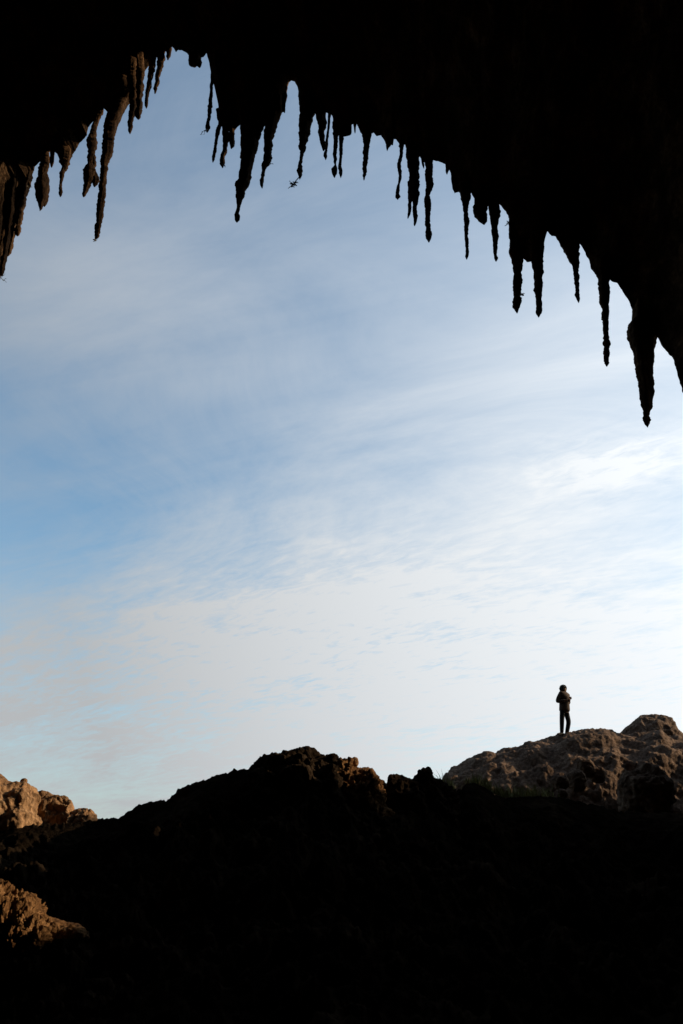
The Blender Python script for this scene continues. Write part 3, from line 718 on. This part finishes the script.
# jacket
cu_R = elR * .25 + wrR * .75; cu_L = elL * .25 + wrL * .75
jv = [J(.015, 0, .80), J(.015, 0, .92), J(.015, 0, 1.04), J(.015, 0, 1.15), J(.018, -.01, 1.27), J(.018, -.01, 1.37), nck - U * .02, shR + U * .01, elR + J(-.01, 0, 0), cu_R, shL + U * .01, elL, cu_L]
jr = [.20, .20, .19, .19, .20, .17, .08, .10, .088, .055, .10, .08, .055]
je = [(0,1),(1,2),(2,3),(3,4),(4,5),(5,6),(5,7),(7,8),(8,9),(5,10),(10,11),(11,12)]
jk = skin_obj('jacket', jv, je, jr, M_JACK, person)
# collar and hem
def ring(name, c, rx, rz, mat, parent, tilt=0.0):
    T, P_ = np.meshgrid(np.linspace(0, 2 * math.pi, 28, endpoint=False), np.linspace(0, 2 * math.pi, 9))
    V = np.stack([(rx + rz * .35 * np.cos(P_)) * np.cos(T), (rx + rz * .35 * np.cos(P_)) * np.sin(T) * .85, rz * np.sin(P_) + tilt * np.cos(T) * rx], -1) + c
    return mesh_obj(name, V.reshape(-1, 3), grid_faces(9, 28, wrap=True), mat, parent)
ring('collar', nck + U * .02, .075, .03, M_JACK, jk); ring('hem', J(.015, 0, .79), .15, .02, M_JACK, jk)
# trousers
tv = [pel, hipR, knR, anR - U * .02, hipL, knL, anL - U * .01]
skin_obj('trousers', tv, [(0,1),(1,2),(2,3),(0,4),(4,5),(5,6)], [.09, .10, .082, .066, .10, .084, .066], M_TROU, person)
for a_, t_ in ((anR, toR), (anL, toL)):
    h_ = a_ - (t_ - a_) * .28 * J(1, 1, 0)
    skin_obj('shoe', [a_ + U * .02, h_ * J(1, 1, 0) + U * .035, a_ * J(1, 1, 0) + (t_ - a_) * J(.5, .5, 0) + U * .04, t_ * J(1, 1, 0) + (t_ - a_) * J(.1, .1, 0) + U * .03], [(0,1),(0,2),(2,3)], [.052, .04, .048, .036], M_SHOE, person)

# ------------------------------------------------------------------ light and sky
AZ, EL = R(78), R(22)
sd = bpy.data.lights.new('sun', 'SUN'); so = bpy.data.objects.new('sun', sd); link(so)
sd.energy = 5.0; sd.angle = R(0.5); sd.color = (1.0, 0.77, 0.51)
from mathutils import Vector
dirv = Vector((math.sin(AZ) * math.cos(EL), math.cos(AZ) * math.cos(EL), math.sin(EL)))
so.rotation_euler = dirv.to_track_quat('Z', 'Y').to_euler(); so.location = (30, 10, 20)

w = bpy.data.worlds.new('World'); S.world = w; w.use_nodes = True
nt = w.node_tree; N, L = nt.nodes.new, nt.links.new
sky = N('ShaderNodeTexSky'); sky.sky_type = 'NISHITA'; sky.sun_disc = False
sky.sun_elevation = EL; sky.sun_rotation = AZ
tc = N('ShaderNodeTexCoord'); sep = N('ShaderNodeSeparateXYZ'); L(tc.outputs['Generated'], sep.inputs[0])


def mth(op, a, b=None, c=None, clamp=False):
    n = N('ShaderNodeMath'); n.operation = op; n.use_clamp = clamp
    for i, x in enumerate((a, b, c)):
        if x is None: continue
        if isinstance(x, (int, float)): n.inputs[i].default_value = x
        else: L(x, n.inputs[i])
    return n.outputs[0]


X, Y_, Z = sep.outputs
azn = mth('ARCTAN2', X, Y_); eln = mth('ARCSINE', Z)
zc = mth('ADD', mth('MAXIMUM', Z, 0.0), 0.16)
px, py = mth('DIVIDE', X, zc), mth('DIVIDE', Y_, zc)
cmb = N('ShaderNodeCombineXYZ'); L(px, cmb.inputs[0]); L(py, cmb.inputs[1])


def cloud_noise(scale, rot, sx, sy, detail=7, dist=0.3, rgh=0.55, off=0.0):
    mp = N('ShaderNodeMapping'); mp.vector_type = 'TEXTURE'   # streaks run along rot
    mp.inputs['Rotation'].default_value = (0, 0, R(rot)); mp.inputs['Scale'].default_value = (1 / sx, 1 / sy, 1); mp.inputs['Location'].default_value = (off, off * .7, off)
    L(cmb.outputs[0], mp.inputs[0])
    n = N('ShaderNodeTexNoise'); n.inputs['Scale'].default_value = scale; n.inputs['Detail'].default_value = detail
    n.inputs['Distortion'].default_value = dist; n.inputs['Roughness'].default_value = rgh
    L(mp.outputs[0], n.inputs['Vector']); return n.outputs['Fac']


def dirang(u, v):
    x, y, z = ray(u, v); l = math.sqrt(x * x + y * y + z * z)
    return math.atan2(x, y), math.asin(z / l)


def bump(u, v, su, sv, amp, slope=0.0):
    """a broad bank of cloud centred in the direction of u,v, su and sv degrees wide"""
    a0, e0 = dirang(u, v)
    da = mth('SUBTRACT', azn, a0); de = mth('SUBTRACT', mth('SUBTRACT', eln, e0), mth('MULTIPLY', da, slope))
    q = mth('ADD', mth('POWER', mth('MULTIPLY', da, 1 / R(su)), 2.0), mth('POWER', mth('MULTIPLY', de, 1 / R(sv)), 2.0))
    return mth('MULTIPLY', mth('POWER', math.e, mth('MULTIPLY', q, -1.0)), amp)


def total(xs):
    t = xs[0]
    for x in xs[1:]: t = mth('ADD', t, x)
    return t


big = cloud_noise(1.0, -35, 0.7, 1.3, 6, 0.5, 0.5, 3.0)
wis = cloud_noise(2.0, -52, 0.30, 1.9, 8, 0.35, 0.6, 1.0)
wis2 = cloud_noise(3.2, -20, 0.35, 2.2, 7, 0.6, 0.58, 8.0)
rip = cloud_noise(5.0, 8, 0.8, 1.7, 5, 1.0, 0.6, 5.0)
fine = cloud_noise(19.0, -35, 0.7, 1.7, 4, 0.6, 0.65, 2.0)
soft = cloud_noise(1.7, -30, 0.75, 1.25, 9, 1.1, 0.66, 4.4)
cen = lambda x: mth('SUBTRACT', x, 0.5)
cov = total([
    bump(760, 600, 34, 15, 0.50), bump(520, 560, 14, 7, 0.22, 0.15), bump(290, 630, 12, 5, 0.30, 0.1), bump(90, 310, 14, 6, 0.16),
    bump(470, 440, 16, 8, 0.16, 0.5), bump(340, 790, 60, 8, 0.40), bump(200, 600, 7, 2.5, 0.16), bump(30, 630, 12, 3.5, 0.20),
    bump(640, 360, 14, 8, 0.10), bump(70, 500, 11, 5, 0.0), bump(130, 570, 14, 3, -0.12, -0.1), bump(620, 462, 5.5, 1.5, 0.20, 0.05), bump(205, 385, 3.5, 1.2, 0.09, 0.2), bump(540, 430, 6, 3, -0.05),
    bump(40, 690, 9, 2.5, 0.14), bump(330, 300, 10, 5, -0.05), bump(180, 110, 14, 7, -0.08), bump(390, 330, 16, 7, 0.03, 0.4), bump(250, 240, 22, 9, 0.05), bump(60, 530, 12, 4, -0.06), bump(520, 560, 26, 6, 0.06), bump(60, 740, 30, 7, 0.14), bump(300, 740, 60, 8, 0.04), bump(520, 230, 20, 8, -0.04)])
cov = mth('ADD', cov, 0.25)
tex = total([mth('MULTIPLY', cen(big), 0.45), mth('MULTIPLY', cen(wis), 0.26), mth('MULTIPLY', cen(wis2), 0.40), mth('MULTIPLY', cen(soft), 0.90)])
ripamt = total([bump(300, 630, 15, 6, 0.9), bump(620, 462, 6, 2.0, 1.3), bump(480, 640, 22, 8, 0.55), bump(180, 690, 22, 4, 0.55), bump(330, 745, 60, 6, 0.7)])
tex = mth('ADD', tex, mth('MULTIPLY', mth('ADD', mth('MULTIPLY', cen(rip), 0.6), mth('MULTIPLY', cen(fine), 1.25)), mth('MULTIPLY', ripamt, 0.68)))
edge = mth('ADD', 0.62, total([bump(500, 620, 40, 14, 0.75), bump(60, 650, 20, 6, 0.4)]))
cov = mth('ADD', cov, mth('MULTIPLY', tex, edge), clamp=True)
mx = N('ShaderNodeMix'); mx.data_type = 'RGBA'
L(cov, mx.inputs[0])
sk = N('ShaderNodeVectorMath'); sk.operation = 'MULTIPLY'; sk.inputs[1].default_value = (1.12, 1.38, 1.40)
L(sky.outputs[0], sk.inputs[0]); L(sk.outputs[0], mx.inputs[6])
# cloud radiance: brighter towards the sun
dt = N('ShaderNodeVectorMath'); dt.operation = 'DOT_PRODUCT'; dt.inputs[1].default_value = tuple(dirv); L(tc.outputs['Generated'], dt.inputs[0])
cb = mth('ADD', 3.75, mth('MULTIPLY', mth('MAXIMUM', dt.outputs['Value'], 0.0), 6.4))
cc = N('ShaderNodeVectorMath'); cc.operation = 'SCALE'; cc.inputs[0].default_value = (0.950, 0.988, 1.020); L(cb, cc.inputs['Scale'])
L(cc.outputs[0], mx.inputs[7])
bg = nt.nodes['Background']; L(mx.outputs[2], bg.inputs[0]); bg.inputs[1].default_value = 0.132

S.view_settings.view_transform = 'Standard'; S.view_settings.look = 'None'
S.view_settings.exposure = 0.0; S.view_settings.gamma = 1.0
S.cycles.max_bounces = 4; S.cycles.diffuse_bounces = 2
